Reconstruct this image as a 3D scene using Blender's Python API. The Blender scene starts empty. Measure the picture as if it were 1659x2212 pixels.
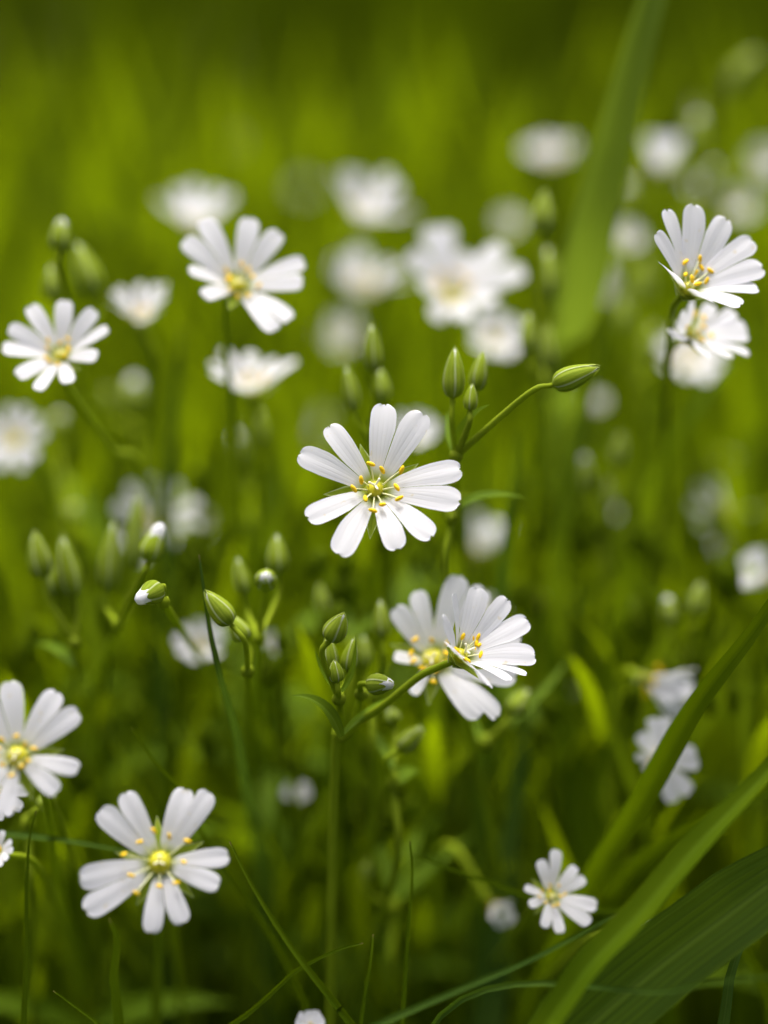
import bpy, math, random
from mathutils import Vector, Matrix, noise

random.seed(11)
S = bpy.context.scene
COL = S.collection
V = Vector

# ------------------------------------------------------------------ camera, sky, sun, exposure
PITCH = math.radians(18.0)
FOC = 0.40
cam_d = bpy.data.cameras.new('camera')
cam = bpy.data.objects.new('camera', cam_d)
COL.objects.link(cam)
FWD = V((0, math.cos(PITCH), -math.sin(PITCH)))
UP = V((0, math.sin(PITCH), math.cos(PITCH)))
RIGHT = V((1, 0, 0))
BACK = -FWD
CAM = V((0, 0, 0.25)) - FOC * FWD
cam.location = CAM
cam.rotation_euler = (math.radians(90) - PITCH, 0, 0)
cam_d.sensor_fit = 'VERTICAL'
cam_d.sensor_height = 36
cam_d.sensor_width = 27
cam_d.lens = 90
cam_d.clip_start = 0.005
cam_d.clip_end = 2000
cam_d.dof.use_dof = True
cam_d.dof.focus_distance = FOC
cam_d.dof.aperture_fstop = 90 / 16.5
S.camera = cam

SUN_EL, SUN_AZ = 78.0, -15.0           # a veiled sun, almost overhead
sd = V((math.cos(math.radians(SUN_EL)) * math.sin(math.radians(SUN_AZ)),
        math.cos(math.radians(SUN_EL)) * math.cos(math.radians(SUN_AZ)), math.sin(math.radians(SUN_EL))))
w = bpy.data.worlds.new('World')
S.world = w
w.use_nodes = True
nt = w.node_tree
nt.nodes.clear()
sky = nt.nodes.new('ShaderNodeTexSky')
sky.sky_type = 'NISHITA'
sky.sun_disc = False
sky.sun_elevation = math.radians(SUN_EL)
sky.sun_rotation = math.radians(SUN_AZ)
sky.dust_density = 8.0
sky.air_density = 0.4
sky.ozone_density = 0.3
bg = nt.nodes.new('ShaderNodeBackground')
bg.inputs[1].default_value = 0.085
wo = nt.nodes.new('ShaderNodeOutputWorld')
nt.links.new(sky.outputs[0], bg.inputs[0])
nt.links.new(bg.outputs[0], wo.inputs[0])
sun_d = bpy.data.lights.new('sun', 'SUN')
sun_d.energy = 1.3
sun_d.angle = math.radians(35)
sun_d.color = (1.0, 0.985, 0.965)
sun = bpy.data.objects.new('sun', sun_d)
COL.objects.link(sun)
sun.rotation_euler = sd.to_track_quat('Z', 'Y').to_euler()
sun.location = (0, 0, 3)

S.view_settings.view_transform = 'Standard'
S.view_settings.look = 'None'
S.view_settings.exposure = 1.63
S.view_settings.gamma = 1.0
S.render.engine = 'CYCLES'
S.cycles.use_denoising = True
S.cycles.max_bounces = 8
S.cycles.transmission_bounces = 6
S.cycles.diffuse_bounces = 5
S.cycles.caustics_reflective = False
S.cycles.caustics_refractive = False

# ------------------------------------------------------------------ helpers
PXW, PXH = 1659.0, 2212.0               # layout grid measured on the photograph


def px(d):
    return 0.4 * d / PXH


def at(x, y, d):
    return CAM + RIGHT * ((x - PXW / 2) * px(d)) + UP * ((PXH / 2 - y) * px(d)) + FWD * d


def cv(x, y, z):
    """camera-oriented vector (right, up, towards the viewer) to world"""
    return RIGHT * x + UP * y + BACK * z


class MB:
    def __init__(s):
        s.v, s.f, s.uv, s.c = [], [], [], []

    def add(s, p, u=0.0, v=0.0, c=0.0):
        s.v.append(p)
        s.uv.append((u, v))
        s.c.append(c)
        return len(s.v) - 1

    def grid(s, rows):
        for a, b in zip(rows[:-1], rows[1:]):
            for i in range(len(a) - 1):
                s.f.append((a[i], a[i + 1], b[i + 1], b[i]))

    def tube(s, pts, r0, r1, n=7, bulge=None, cap=True, c=0.0):
        rows = []
        ref = V((0.3, 0.8, 0.1))
        for i, p in enumerate(pts):
            a = pts[max(i - 1, 0)]
            b = pts[min(i + 1, len(pts) - 1)]
            t = (b - a).normalized()
            x = t.cross(ref)
            if x.length < 1e-4:
                x = t.cross(V((1, 0, 0)))
            x.normalize()
            y = t.cross(x)
            f = i / (len(pts) - 1)
            r = r0 + (r1 - r0) * f
            if bulge:
                r *= bulge(f)
            rows.append([s.add(p + (x * math.cos(k * 2 * math.pi / n) + y * math.sin(k * 2 * math.pi / n)) * r, k / n, f, c) for k in range(n)])
        for a, b in zip(rows[:-1], rows[1:]):
            for k in range(n):
                s.f.append((a[k], a[(k + 1) % n], b[(k + 1) % n], b[k]))
        if cap:
            s.f.append(tuple(reversed(rows[0])))
            s.f.append(tuple(rows[-1]))

    def ellipsoid(s, c, axis, L, R, nu=8, nv=6):
        axis = axis.normalized()
        x = axis.orthogonal().normalized()
        y = axis.cross(x)
        rows = []
        for j in range(1, nv):
            th = math.pi * j / nv
            rows.append([s.add(c - axis * L * math.cos(th) + (x * math.cos(2 * math.pi * i / nu) + y * math.sin(2 * math.pi * i / nu)) * R * math.sin(th), i / nu, j / nv) for i in range(nu)])
        a = s.add(c - axis * L, 0, 0)
        b = s.add(c + axis * L, 0, 1)
        for r0, r1 in zip(rows[:-1], rows[1:]):
            for i in range(nu):
                s.f.append((r0[i], r0[(i + 1) % nu], r1[(i + 1) % nu], r1[i]))
        for i in range(nu):
            s.f.append((a, rows[0][(i + 1) % nu], rows[0][i]))
            s.f.append((b, rows[-1][i], rows[-1][(i + 1) % nu]))

    def build(s, name, mat, parent=None, merge=False):
        off = V((0, 0, 0))
        if parent is not None:
            p = parent
            while p is not None:
                off += p.location
                p = p.parent
        me = bpy.data.meshes.new(name)
        me.from_pydata([tuple(p - off) for p in s.v], [], s.f)
        uvl = me.uv_layers.new(name='UVMap')
        li = [0] * len(me.loops)
        me.loops.foreach_get('vertex_index', li)
        flat = []
        for i in li:
            flat.extend(s.uv[i])
        uvl.data.foreach_set('uv', flat)
        at_ = me.attributes.new('tone', 'FLOAT', 'POINT')
        at_.data.foreach_set('value', s.c)
        me.polygons.foreach_set('use_smooth', [True] * len(me.polygons))
        me.materials.append(mat)
        me.update()
        o = bpy.data.objects.new(name, me)
        COL.objects.link(o)
        if parent is not None:
            o.parent = parent
        return o


def tag(o, label=None, cat=None, group=None, kind=None):
    if label:
        o['label'] = label
    if cat:
        o['category'] = cat
    if group:
        o['group'] = group
    if kind:
        o['kind'] = kind
    return o


def empty(name, loc):
    o = bpy.data.objects.new(name, None)
    o.empty_display_size = 0.01
    o.location = loc
    COL.objects.link(o)
    return o


def spline(pts, n=8):
    """Catmull-Rom through pts"""
    P = [pts[0] * 2 - pts[1]] + list(pts) + [pts[-1] * 2 - pts[-2]]
    out = []
    for i in range(1, len(P) - 2):
        a, b, c, d = P[i - 1], P[i], P[i + 1], P[i + 2]
        for k in range(n):
            t = k / n
            out.append(0.5 * ((2 * b) + (c - a) * t + (2 * a - 5 * b + 4 * c - d) * t * t + (3 * b - a - 3 * c + d) * t ** 3))
    out.append(pts[-1].copy())
    return out


def bez(a, b, c, t):
    return a * (1 - t) ** 2 + b * (2 * t * (1 - t)) + c * t * t


# ------------------------------------------------------------------ materials
def mat_new(name):
    m = bpy.data.materials.new(name)
    m.use_nodes = True
    t = m.node_tree
    t.nodes.clear()
    out = t.nodes.new('ShaderNodeOutputMaterial')
    return m, t, out


def N(t, kind, **kw):
    n = t.nodes.new(kind)
    for k, v in kw.items():
        setattr(n, k, v)
    return n


def math_(t, op, a, b=None, c=None, clamp=False):
    n = N(t, 'ShaderNodeMath', operation=op)
    n.use_clamp = clamp
    for i, x in enumerate((a, b, c)):
        if x is None:
            continue
        if isinstance(x, (int, float)):
            n.inputs[i].default_value = x
        else:
            t.links.new(x, n.inputs[i])
    return n.outputs[0]


def mixc(t, fac, a, b, mode='MIX'):
    n = N(t, 'ShaderNodeMix', data_type='RGBA', blend_type=mode)
    for sock, x in ((n.inputs[0], fac), (n.inputs[6], a), (n.inputs[7], b)):
        if isinstance(x, (int, float)):
            sock.default_value = x
        elif isinstance(x, tuple):
            sock.default_value = (*x, 1)
        else:
            t.links.new(x, sock)
    return n.outputs[2]


def ramp01(t, x, lo, hi):
    n = N(t, 'ShaderNodeMapRange')
    n.interpolation_type = 'SMOOTHSTEP'
    n.inputs[1].default_value = lo
    n.inputs[2].default_value = hi
    t.links.new(x, n.inputs[0])
    return n.outputs[0]


def thin(t, out, col, tcol, trans, rough, spec, height=None, bump=0.2, dist=0.0002):
    p = N(t, 'ShaderNodeBsdfPrincipled')
    p.inputs['Roughness'].default_value = rough
    p.inputs['Specular IOR Level'].default_value = spec
    t.links.new(col, p.inputs['Base Color'])
    tr = N(t, 'ShaderNodeBsdfTranslucent')
    t.links.new(tcol, tr.inputs[0])
    if height is not None:
        b = N(t, 'ShaderNodeBump')
        b.inputs['Strength'].default_value = bump
        b.inputs['Distance'].default_value = dist
        t.links.new(height, b.inputs['Height'])
        t.links.new(b.outputs[0], p.inputs['Normal'])
    mx = N(t, 'ShaderNodeMixShader')
    mx.inputs[0].default_value = trans
    t.links.new(p.outputs[0], mx.inputs[1])
    t.links.new(tr.outputs[0], mx.inputs[2])
    t.links.new(mx.outputs[0], out.inputs[0])


def petal_mat():
    m, t, out = mat_new('white_petal')
    uv = N(t, 'ShaderNodeUVMap')
    sx = N(t, 'ShaderNodeSeparateXYZ')
    t.links.new(uv.outputs[0], sx.inputs[0])
    u, v = sx.outputs[0], sx.outputs[1]
    no = N(t, 'ShaderNodeTexNoise')
    no.inputs['Scale'].default_value = 260
    geo = N(t, 'ShaderNodeTexCoord')
    t.links.new(geo.outputs['Object'], no.inputs['Vector'])
    wob = math_(t, 'MULTIPLY_ADD', no.outputs[0], 0.10, u)
    s_ = math_(t, 'SINE', math_(t, 'MULTIPLY', wob, 17.0))
    line = ramp01(t, s_, 0.35, 1.0)
    fade = math_(t, 'SUBTRACT', 1.0, ramp01(t, v, 0.55, 0.98))
    vein = math_(t, 'MULTIPLY', line, fade)
    base = mixc(t, vein, (0.845, 0.855, 0.90), (0.77, 0.775, 0.80))
    n2 = N(t, 'ShaderNodeTexNoise')
    n2.inputs['Scale'].default_value = 900
    n2.inputs['Detail'].default_value = 1
    t.links.new(geo.outputs['Object'], n2.inputs['Vector'])
    base = mixc(t, math_(t, 'MULTIPLY', ramp01(t, n2.outputs[0], 0.70, 0.78), 0.5), base, (0.72, 0.58, 0.25))
    foot = math_(t, 'SUBTRACT', 1.0, ramp01(t, v, 0.13, 0.31))
    base = mixc(t, foot, base, (0.27, 0.33, 0.012))
    tb = mixc(t, foot, (0.84, 0.85, 0.89), (0.45, 0.52, 0.02))
    thin(t, out, base, tb, 0.45, 0.55, 0.25, math_(t, 'MULTIPLY', vein, -1.0), 0.22, 0.00012)
    return m


def green_mat(name, dark, light, tr_col, trans=0.4, margin=None, rib=None, streak=30.0, rough=0.6, spec=0.08, scale=120, tone=False, var=0.35, tip=False):
    m, t, out = mat_new(name)
    uv = N(t, 'ShaderNodeUVMap')
    sx = N(t, 'ShaderNodeSeparateXYZ')
    t.links.new(uv.outputs[0], sx.inputs[0])
    u, v = sx.outputs[0], sx.outputs[1]
    co = N(t, 'ShaderNodeTexCoord')
    no = N(t, 'ShaderNodeTexNoise')
    no.inputs['Scale'].default_value = scale
    no.inputs['Detail'].default_value = 3
    t.links.new(co.outputs['Object'], no.inputs['Vector'])
    # streaks running along the blade
    cmb = N(t, 'ShaderNodeCombineXYZ')
    t.links.new(math_(t, 'MULTIPLY', u, streak * 0.25), cmb.inputs[0])
    t.links.new(math_(t, 'MULTIPLY', v, 1.2), cmb.inputs[1])
    ns = N(t, 'ShaderNodeTexNoise')
    ns.inputs['Scale'].default_value = 1.0
    ns.inputs['Detail'].default_value = 2
    t.links.new(cmb.outputs[0], ns.inputs['Vector'])
    f = math_(t, 'ADD', math_(t, 'MULTIPLY', ramp01(t, no.outputs[0], 0.3, 0.7), 0.5), math_(t, 'MULTIPLY', ramp01(t, ns.outputs[0], 0.35, 0.65), 0.5))
    col = mixc(t, f, dark, light)
    tcol = mixc(t, f, tuple(c * 0.8 for c in tr_col), tr_col)
    if tone:
        a = N(t, 'ShaderNodeAttribute', attribute_name='tone')
        rnd = a.outputs['Fac']
    else:
        oi = N(t, 'ShaderNodeObjectInfo')
        rnd = oi.outputs['Random']
    k = math_(t, 'MULTIPLY_ADD', rnd, var, 1 - var / 2)
    kk = N(t, 'ShaderNodeCombineColor')
    t.links.new(k, kk.inputs[0])
    t.links.new(k, kk.inputs[1])
    kk.inputs[2].default_value = 1.0
    col = mixc(t, 1.0, col, kk.outputs[0], 'MULTIPLY')
    tcol = mixc(t, 1.0, tcol, kk.outputs[0], 'MULTIPLY')
    au = math_(t, 'ABSOLUTE', u)
    if rib:
        r = math_(t, 'SUBTRACT', 1.0, ramp01(t, au, 0.03, 0.14))
        col = mixc(t, math_(t, 'MULTIPLY', r, 0.55), col, rib)
    if tip:
        ln = ramp01(t, math_(t, 'SINE', math_(t, 'MULTIPLY', u, 34.0)), 0.2, 0.95)
        col = mixc(t, math_(t, 'MULTIPLY', ln, 0.30), col, tuple(x * 0.42 for x in dark))
        tcol = mixc(t, math_(t, 'MULTIPLY', ln, 0.2), tcol, tuple(x * 0.5 for x in dark))
        e = math_(t, 'SUBTRACT', 1.0, ramp01(t, v, 0.0, 0.07))
        col = mixc(t, math_(t, 'MULTIPLY', e, 0.8), col, (0.20, 0.15, 0.05))
    if margin:
        e = ramp01(t, au, 0.72, 0.9)
        col = mixc(t, e, col, margin)
        tcol = mixc(t, e, tcol, margin)
        tip = ramp01(t, v, 0.88, 1.0)
        col = mixc(t, math_(t, 'MULTIPLY', tip, 0.6), col, margin)
    thin(t, out, col, tcol, trans, rough, spec, ns.outputs[0], 0.35, 0.0003)
    return m


def simple_mat(name, col, rough=0.5, spec=0.3, sss=0.0, var=0.12, scale=900):
    m, t, out = mat_new(name)
    co = N(t, 'ShaderNodeTexCoord')
    no = N(t, 'ShaderNodeTexNoise')
    no.inputs['Scale'].default_value = scale
    t.links.new(co.outputs['Object'], no.inputs['Vector'])
    p = N(t, 'ShaderNodeBsdfPrincipled')
    c = mixc(t, no.outputs[0], tuple(x * (1 - var) for x in col), tuple(min(1, x * (1 + var)) for x in col))
    t.links.new(c, p.inputs['Base Color'])
    p.inputs['Roughness'].default_value = rough
    p.inputs['Specular IOR Level'].default_value = spec
    b = N(t, 'ShaderNodeBump')
    b.inputs['Strength'].default_value = 0.3
    b.inputs['Distance'].default_value = 0.0002
    t.links.new(no.outputs[0], b.inputs['Height'])
    t.links.new(b.outputs[0], p.inputs['Normal'])
    t.links.new(p.outputs[0], out.inputs[0])
    return m


M = dict(
    petal=petal_mat(),
    stem=green_mat('green_stem', (0.22, 0.31, 0.010), (0.31, 0.40, 0.018), (0.40, 0.50, 0.008), 0.35, streak=8, scale=200),
    sepal=green_mat('green_sepal', (0.20, 0.28, 0.012), (0.34, 0.43, 0.04), (0.42, 0.54, 0.02), 0.42, margin=(0.52, 0.60, 0.28), rib=(0.14, 0.22, 0.015), streak=14, scale=300, var=0.2),
    leaf=green_mat('green_leaf', (0.08, 0.15, 0.005), (0.14, 0.23, 0.008), (0.24, 0.36, 0.004), 0.45, rib=(0.2, 0.3, 0.04), streak=12, scale=150),
    blade=green_mat('grass_green', (0.042, 0.085, 0.001), (0.088, 0.14, 0.002), (0.14, 0.22, 0.001), 0.4, rib=(0.10, 0.17, 0.006), streak=40, scale=60, rough=0.6, spec=.03, tip=True),
    blue_blade=green_mat('bluish_grass_green', (0.03, 0.075, 0.010), (0.07, 0.125, 0.016), (0.09, 0.17, 0.008), 0.35, rib=(0.10, 0.16, 0.03), streak=40, scale=60, rough=0.6, spec=.03, tip=True),
    pale_blade=green_mat('pale_grass_green', (0.10, 0.165, 0.018), (0.155, 0.23, 0.028), (0.20, 0.30, 0.02), 0.35, rib=(0.04, 0.07, 0.012), streak=30, scale=40, rough=0.6, spec=.06),
    shaded_blade=green_mat('shaded_deep_green', (0.015, 0.033, 0.001), (0.032, 0.058, 0.001), (0.05, 0.092, 0.001), 0.35, rib=(0.04, 0.07, 0.006), streak=60, scale=40, rough=0.6, spec=.03, tip=True),  # deep green darkened further; shade on the widest blade put into its colour
    turf=green_mat('meadow_green', (0.030, 0.052, 0.001), (0.058, 0.090, 0.001), (0.115, 0.175, 0.001), 0.45, streak=14, scale=25, tone=True, var=0.9, spec=0.05, rough=0.6),
    shoot=green_mat('young_shoot_green', (0.11, 0.17, 0.002), (0.18, 0.26, 0.004), (0.30, 0.42, 0.002), 0.5, streak=12, scale=60, tone=True, var=0.6, spec=0.05, rough=0.6),
    anther=simple_mat('yellow_anther', (0.86, 0.57, 0.015), 0.7, 0.15, scale=2500),
    filament=simple_mat('pale_filament', (0.74, 0.76, 0.42), 0.5),
    ovary=simple_mat('green_yellow_ovary', (0.52, 0.50, 0.02), 0.35, 0.4),
    disc=simple_mat('olive_disc', (0.22, 0.26, 0.012), 0.6, 0.2),
    style=simple_mat('cream_style', (0.85, 0.84, 0.62), 0.5),
)


# ------------------------------------------------------------------ plant parts
def wprof(s):
    tab = [(0, .035), (.12, .05), (.3, .098), (.5, .128), (.68, .146), (.82, .146)]
    if s > .82:
        q = (s - .82) / .18
        return .101 * math.sqrt(max(0.0, 1 - q ** 2.6)) + .045
    for (a, b), (c, d) in zip(tab[:-1], tab[1:]):
        if s <= c:
            q = (s - a) / (c - a)
            return b + (d - b) * q
    return .146


def petal(c, T1, T2, ax, wk=1.0, ns=15, nh=4, seed=0):
    """one petal, deeply cleft into two lobes that end at c+T1 and c+T2"""
    rg = random.Random(seed)
    mb = MB()
    L = (T1.length + T2.length) / 2
    b0 = V((0, 0, 0))
    mid = (T1 + T2) / 2
    for T, O in ((T1, T2), (T2, T1)):
        Lt = max(T.length, 0.75 * L)
        ctrl = T * 0.42 + ax * (0.13 * L) + mid * 0.06
        rec = rg.uniform(-0.05, 0.02) * L
        gut = rg.uniform(-0.05, 0.06)
        wl = wk * rg.uniform(0.92, 1.08)
        notch = [rg.uniform(-0.012, 0.010) for _ in range(2 * nh + 1)]
        kq = nh + rg.choice((-1, 0, 1))
        for dk, am in ((0, .017), (-1, .008), (1, .006)):
            notch[kq + dk] -= am * rg.uniform(.6, 1.2)
        rows = []
        sg = 1 if T is T1 else -1
        for i in range(ns + 1):
            q = i / ns
            s = 1 - (1 - q) ** 1.7
            C = bez(b0, ctrl, T, s) + ax * rec * s ** 3
            tan = (bez(b0, ctrl, T, min(1, s + .03)) - bez(b0, ctrl, T, max(0, s - .03))).normalized()
            Mx = (bez(b0, ctrl, T, s) + bez(b0, O * .42 + ax * .13 * L + mid * .06, O, s)) / 2
            d = (O - T)
            d = d - tan * d.dot(tan)
            if d.length < 1e-6:
                d = tan.cross(ax)
            d.normalize()
            n = tan.cross(d)
            if n.dot(ax) < 0:
                n = -n
            wd = wprof(s) * L * wl
            dist = max(0.0, (Mx - C).dot(d))
            win = min(wd, dist)
            row = []
            for j in range(-nh, nh + 1):
                f = j / nh
                x = f * (win if f > 0 else wd)
                e = notch[j + nh] * Lt * s ** 5
                lift = gut * wd * (f * f - .3) * (0.4 + .6 * s) + 0.005 * L * math.sin(f * 5 + seed) * s
                if f > 0 and dist < wd:
                    lift *= dist / wd
                p = C + d * x + n * lift + tan * e
                row.append(mb.add(c + p, f * sg + sg * 0.01, s))
            rows.append(row)
        if T is T2:
            rows = [list(reversed(r)) for r in rows]
        mb.grid(rows)
    return mb


def leafmesh(p0, ctrl, p1, width, nrm, fold=0.25, ns=10, nh=2, prof=None, mb=None, c=0.0, curl=0.0):
    mb = mb or MB()
    rows = []
    for i in range(ns + 1):
        s = i / ns
        C = bez(p0, ctrl, p1, s)
        tan = (bez(p0, ctrl, p1, min(1, s + .02)) - bez(p0, ctrl, p1, max(0, s - .02))).normalized()
        d = tan.cross(nrm)
        if d.length < 1e-5:
            d = tan.orthogonal()
        d.normalize()
        n = d.cross(tan)
        wd = width * (prof(s) if prof else max(0.03, (math.sin(math.pi * min(1, s * .93 + .07) ** 0.75))))
        rows.append([mb.add(C + d * (wd * j / nh) + n * (fold * wd * abs(j / nh)), j / nh, s, c) for j in range(-nh, nh + 1)])
    mb.grid(rows)
    return mb


def sep_prof(s):
    return (0.55 + .45 * math.sin(math.pi * min(1, .15 + s * .75))) * (1 - s ** 2.2) + 0.02


def solve_w(dx, dy, ax, th, L):
    best, bw = 1e9, 0
    st = math.sin(th)
    for i in range(-60, 61):
        z = i / 50 * L
        r = math.sqrt(dx * dx + dy * dy + z * z)
        f = (dx * ax[0] + dy * ax[1] + z * ax[2]) / L - st * r / L
        cost = f * f + 0.35 * ((r - L) / L) ** 2
        if cost < best:
            best, bw = cost, z
    return bw


def path_to_ground(head, direction, lean=None, seed=0, straight=0.018):
    rg = random.Random(seed)
    p1 = head + direction * straight
    h = head.z
    if lean is None:
        lean = (rg.uniform(-.03, .03), rg.uniform(0.06, .12))
    out = V((direction.x, direction.y, 0)) * 0.02
    p2 = V((p1.x + out.x + lean[0] * .5, p1.y + out.y + lean[1] * .55, h * .58))
    p3 = V((p2.x + lean[0] * .3, p2.y + lean[1] * .3, h * .26))
    base = V((p3.x + lean[0] * .25 + rg.uniform(-.006, .006), p3.y + lean[1] * .25, 0.0))
    return [head, p1, p2, p3, base]


def add_leaves(root, pts, seed, f0, f1, pairs, size=0.04):
    """pairs of narrow leaves standing on the nodes of a stem"""
    rg = random.Random(seed)
    n = len(pts)
    for k in range(pairs):
        f = f0 + (f1 - f0) * (k + .5) / pairs + rg.uniform(-.03, .03)
        i = max(1, min(n - 2, int(f * (n - 1))))
        p = pts[i]
        up = (pts[i - 1] - pts[i + 1]).normalized()
        az = rg.uniform(0, 2 * math.pi)
        for sgn in (0, math.pi):
            h = V((math.cos(az + sgn), math.sin(az + sgn), 0))
            l = size * rg.uniform(.75, 1.2)
            tip = p + h * l * .85 + up * l * rg.uniform(.1, .6)
            c_ = p + h * l * .4 + up * l * .55
            leafmesh(p, c_, tip, l * .075, up, .3).build('leaf', M['leaf'], root)


def stem_part(root, pts, r0=0.0007, r1=0.0011, name='stem', node=0):
    sp = spline(pts, 7)
    mb = MB()
    mb.tube(sp, r0, r1, 7)
    if node:
        mb.ellipsoid(sp[0], sp[0] - sp[1], node * 1.5, node, 8, 6)
    mb.build(name, M['stem'], root)
    return sp


FG = 'white stitchwort flowers of the patch'


def flower(x, y, d, label, axis, L, cup=20, lobes=None, origin=None, scale=None, anthers=None, roll=0.0, spread=16.5,
           seed=1, stem=None, lean=None, detail=2, wk=1.0, leaves=2, cupvar=8, heart=1.0, cat='flower', sepal_open=None):
    """x,y: the heart of the flower on the layout grid; axis: the way it faces (right, up, towards the viewer)"""
    rg = random.Random(seed * 7 + 3)
    ax = V(axis).normalized()
    axw = cv(*ax)
    c = at(x, y, d)
    u = px(d)
    Lm = L * u
    tips = []                                    # five pairs, camera-oriented vectors
    if lobes:
        for a, b in lobes:
            pr = []
            for (lx, ly) in (a, b):
                if origin:
                    gx, gy = (origin[0] + lx / scale) * PXW / 1920, (origin[1] + ly / scale) * PXW / 1920
                else:
                    gx, gy = lx, ly
                dx, dy = (gx - x) * u, -(gy - y) * u
                pr.append(cv(dx, dy, solve_w(dx, dy, ax, math.radians(cup), Lm)))
            tips.append(pr)
    else:
        e1 = axw.orthogonal().normalized()
        # a fixed 'up' for the roll
        upv = UP - axw * UP.dot(axw)
        if upv.length > 1e-3:
            e1 = upv.normalized()
        e2 = axw.cross(e1)
        for k in range(5):
            az = roll + k * 72 + rg.uniform(-6, 6)
            cu = math.radians(cup + rg.uniform(-cupvar, cupvar))
            pr = []
            for sg in (1, -1):
                z = math.radians(az + sg * spread * rg.uniform(.85, 1.15))
                l = Lm * rg.uniform(.92, 1.06)
                cc = cu + math.radians(rg.uniform(-4, 4))
                pr.append(((e1 * math.cos(z) + e2 * math.sin(z)) * math.cos(cc) + axw * math.sin(cc)) * l)
            tips.append(pr)
    head = c - axw * 0.07 * Lm
    if lean:
        lean = (lean[0], lean[1] + .09)
    if stem:
        pts = [head] + [at(*p) for p in stem]
        if pts[-1].z > 0.001:
            last = pts[-1]
            dv = (pts[-1] - pts[-2])
            hx = V((dv.x, dv.y, 0))
            if hx.length > 0.015:
                hx *= 0.015 / hx.length
            pts += [V((last.x + hx.x, last.y + hx.y + .005, last.z * .5)), V((last.x + hx.x * 1.4, last.y + hx.y * 1.4 + .01, 0))]
    else:
        pts = path_to_ground(head, -axw, lean, seed)
    root = empty('stitchwort_flower', pts[-1])
    tag(root, label, cat, FG)
    sp = stem_part(root, pts, 0.00055 + 0.0002 * (d > .45), 0.0008)
    if leaves:
        add_leaves(root, sp, seed, .4, .85, leaves)
    for k, (a, b) in enumerate(tips):
        hi = detail == 2
        petal(c, a, b, axw, wk, 16 if hi else 9, 4 if hi else 3, seed * 31 + k).build('petal', M['petal'], root)
    # sepals stand in the gaps between the petals, behind them
    mids = [((a + b) / 2) for a, b in tips]
    for k in range(5):
        m = (mids[k].normalized() + mids[(k + 1) % 5].normalized())
        if m.length < 1e-3:
            continue
        m.normalize()
        so = math.radians(14 if sepal_open is None else sepal_open)
        sv = (m * math.cos(so) - axw * math.sin(so)) * Lm * .67
        b = -axw * .07 * Lm
        leafmesh(c + b, c + b + sv * .45 + axw * .03 * Lm, c + b + sv, Lm * .125, axw, .22, 10, 3, sep_prof).build('sepal', M['sepal'], root)
    # the nectary disc the stamens and petals stand on
    md = MB()
    md.ellipsoid(c + axw * .05 * Lm, axw, Lm * .03, Lm * .15, 16, 6)
    md.build('disc', M['disc'], root)
    # ovary with three styles
    mo = MB()
    oc = c + axw * .075 * Lm
    mo.ellipsoid(oc, axw, Lm * .09 * heart, Lm * .098 * heart, 14, 9)
    ov = mo.build('ovary', M['ovary'], root)
    if detail == 2:
        e = axw.orthogonal().normalized()
        f = axw.cross(e)
        for k in range(3):
            z = 2.1 * k + seed
            dd = e * math.cos(z) + f * math.sin(z)
            ms = MB()
            p0 = oc + axw * .085 * Lm * heart
            ms.tube(spline([p0, p0 + axw * .06 * Lm + dd * .02 * Lm, p0 + axw * .11 * Lm + dd * .075 * Lm], 4), Lm * .010, Lm * .014, 6)
            ms.build('style', M['style'], ov)
    # ten stamens
    e1 = axw.orthogonal().normalized()
    e2 = axw.cross(e1)
    ends = []
    if anthers:
        for (lx, ly) in anthers:
            gx, gy = (origin[0] + lx / scale) * PXW / 1920, (origin[1] + ly / scale) * PXW / 1920
            dx, dy = (gx - x) * u, -(gy - y) * u
            ends.append(cv(dx, dy, solve_w(dx, dy, ax, math.radians(40), Lm * .38)))
    else:
        for k in range(10):
            z = 2 * math.pi * k / 10 + rg.uniform(-.2, .2)
            el = math.radians(rg.uniform(38, 66))
            ends.append(((e1 * math.cos(z) + e2 * math.sin(z)) * math.cos(el) + axw * math.sin(el)) * Lm * rg.uniform(.30, .42))
    cluster = MB() if detail < 2 else None
    for e in ends:
        b = e.normalized() * .05 * Lm
        mf = MB()
        side = e.cross(axw)
        mf.tube(spline([c + b, c + e * .55 + axw * .02 * Lm, c + e], 4), Lm * .011, Lm * .008, 6)
        di = (side.normalized() if side.length > 1e-6 else e1) * rg.uniform(-1, 1) + e.normalized() * rg.uniform(-.8, .8) + axw * rg.uniform(-.3, .3)
        if di.length < .1:
            di = e1
        if detail == 2:
            st = mf.build('stamen', M['filament'], root)
            ma = MB()
            ma.ellipsoid(c + e, di, Lm * .056, Lm * .026, 8, 7)
            ma.build('anther', M['anther'], st)
        else:
            cluster.ellipsoid(c + e, di, Lm * .055, Lm * .03, 6, 5)
    if cluster:
        cluster.build('stamens', M['anther'], root)
    return root


# the calyx of a bud: five pointed sepals wrapped round a white core
def bud_prof(s):
    return max(0.0, math.sin(math.pi * min(1, s) ** .72)) ** .62 * (1 - .30 * s) if s < 1 else 0.0


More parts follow.
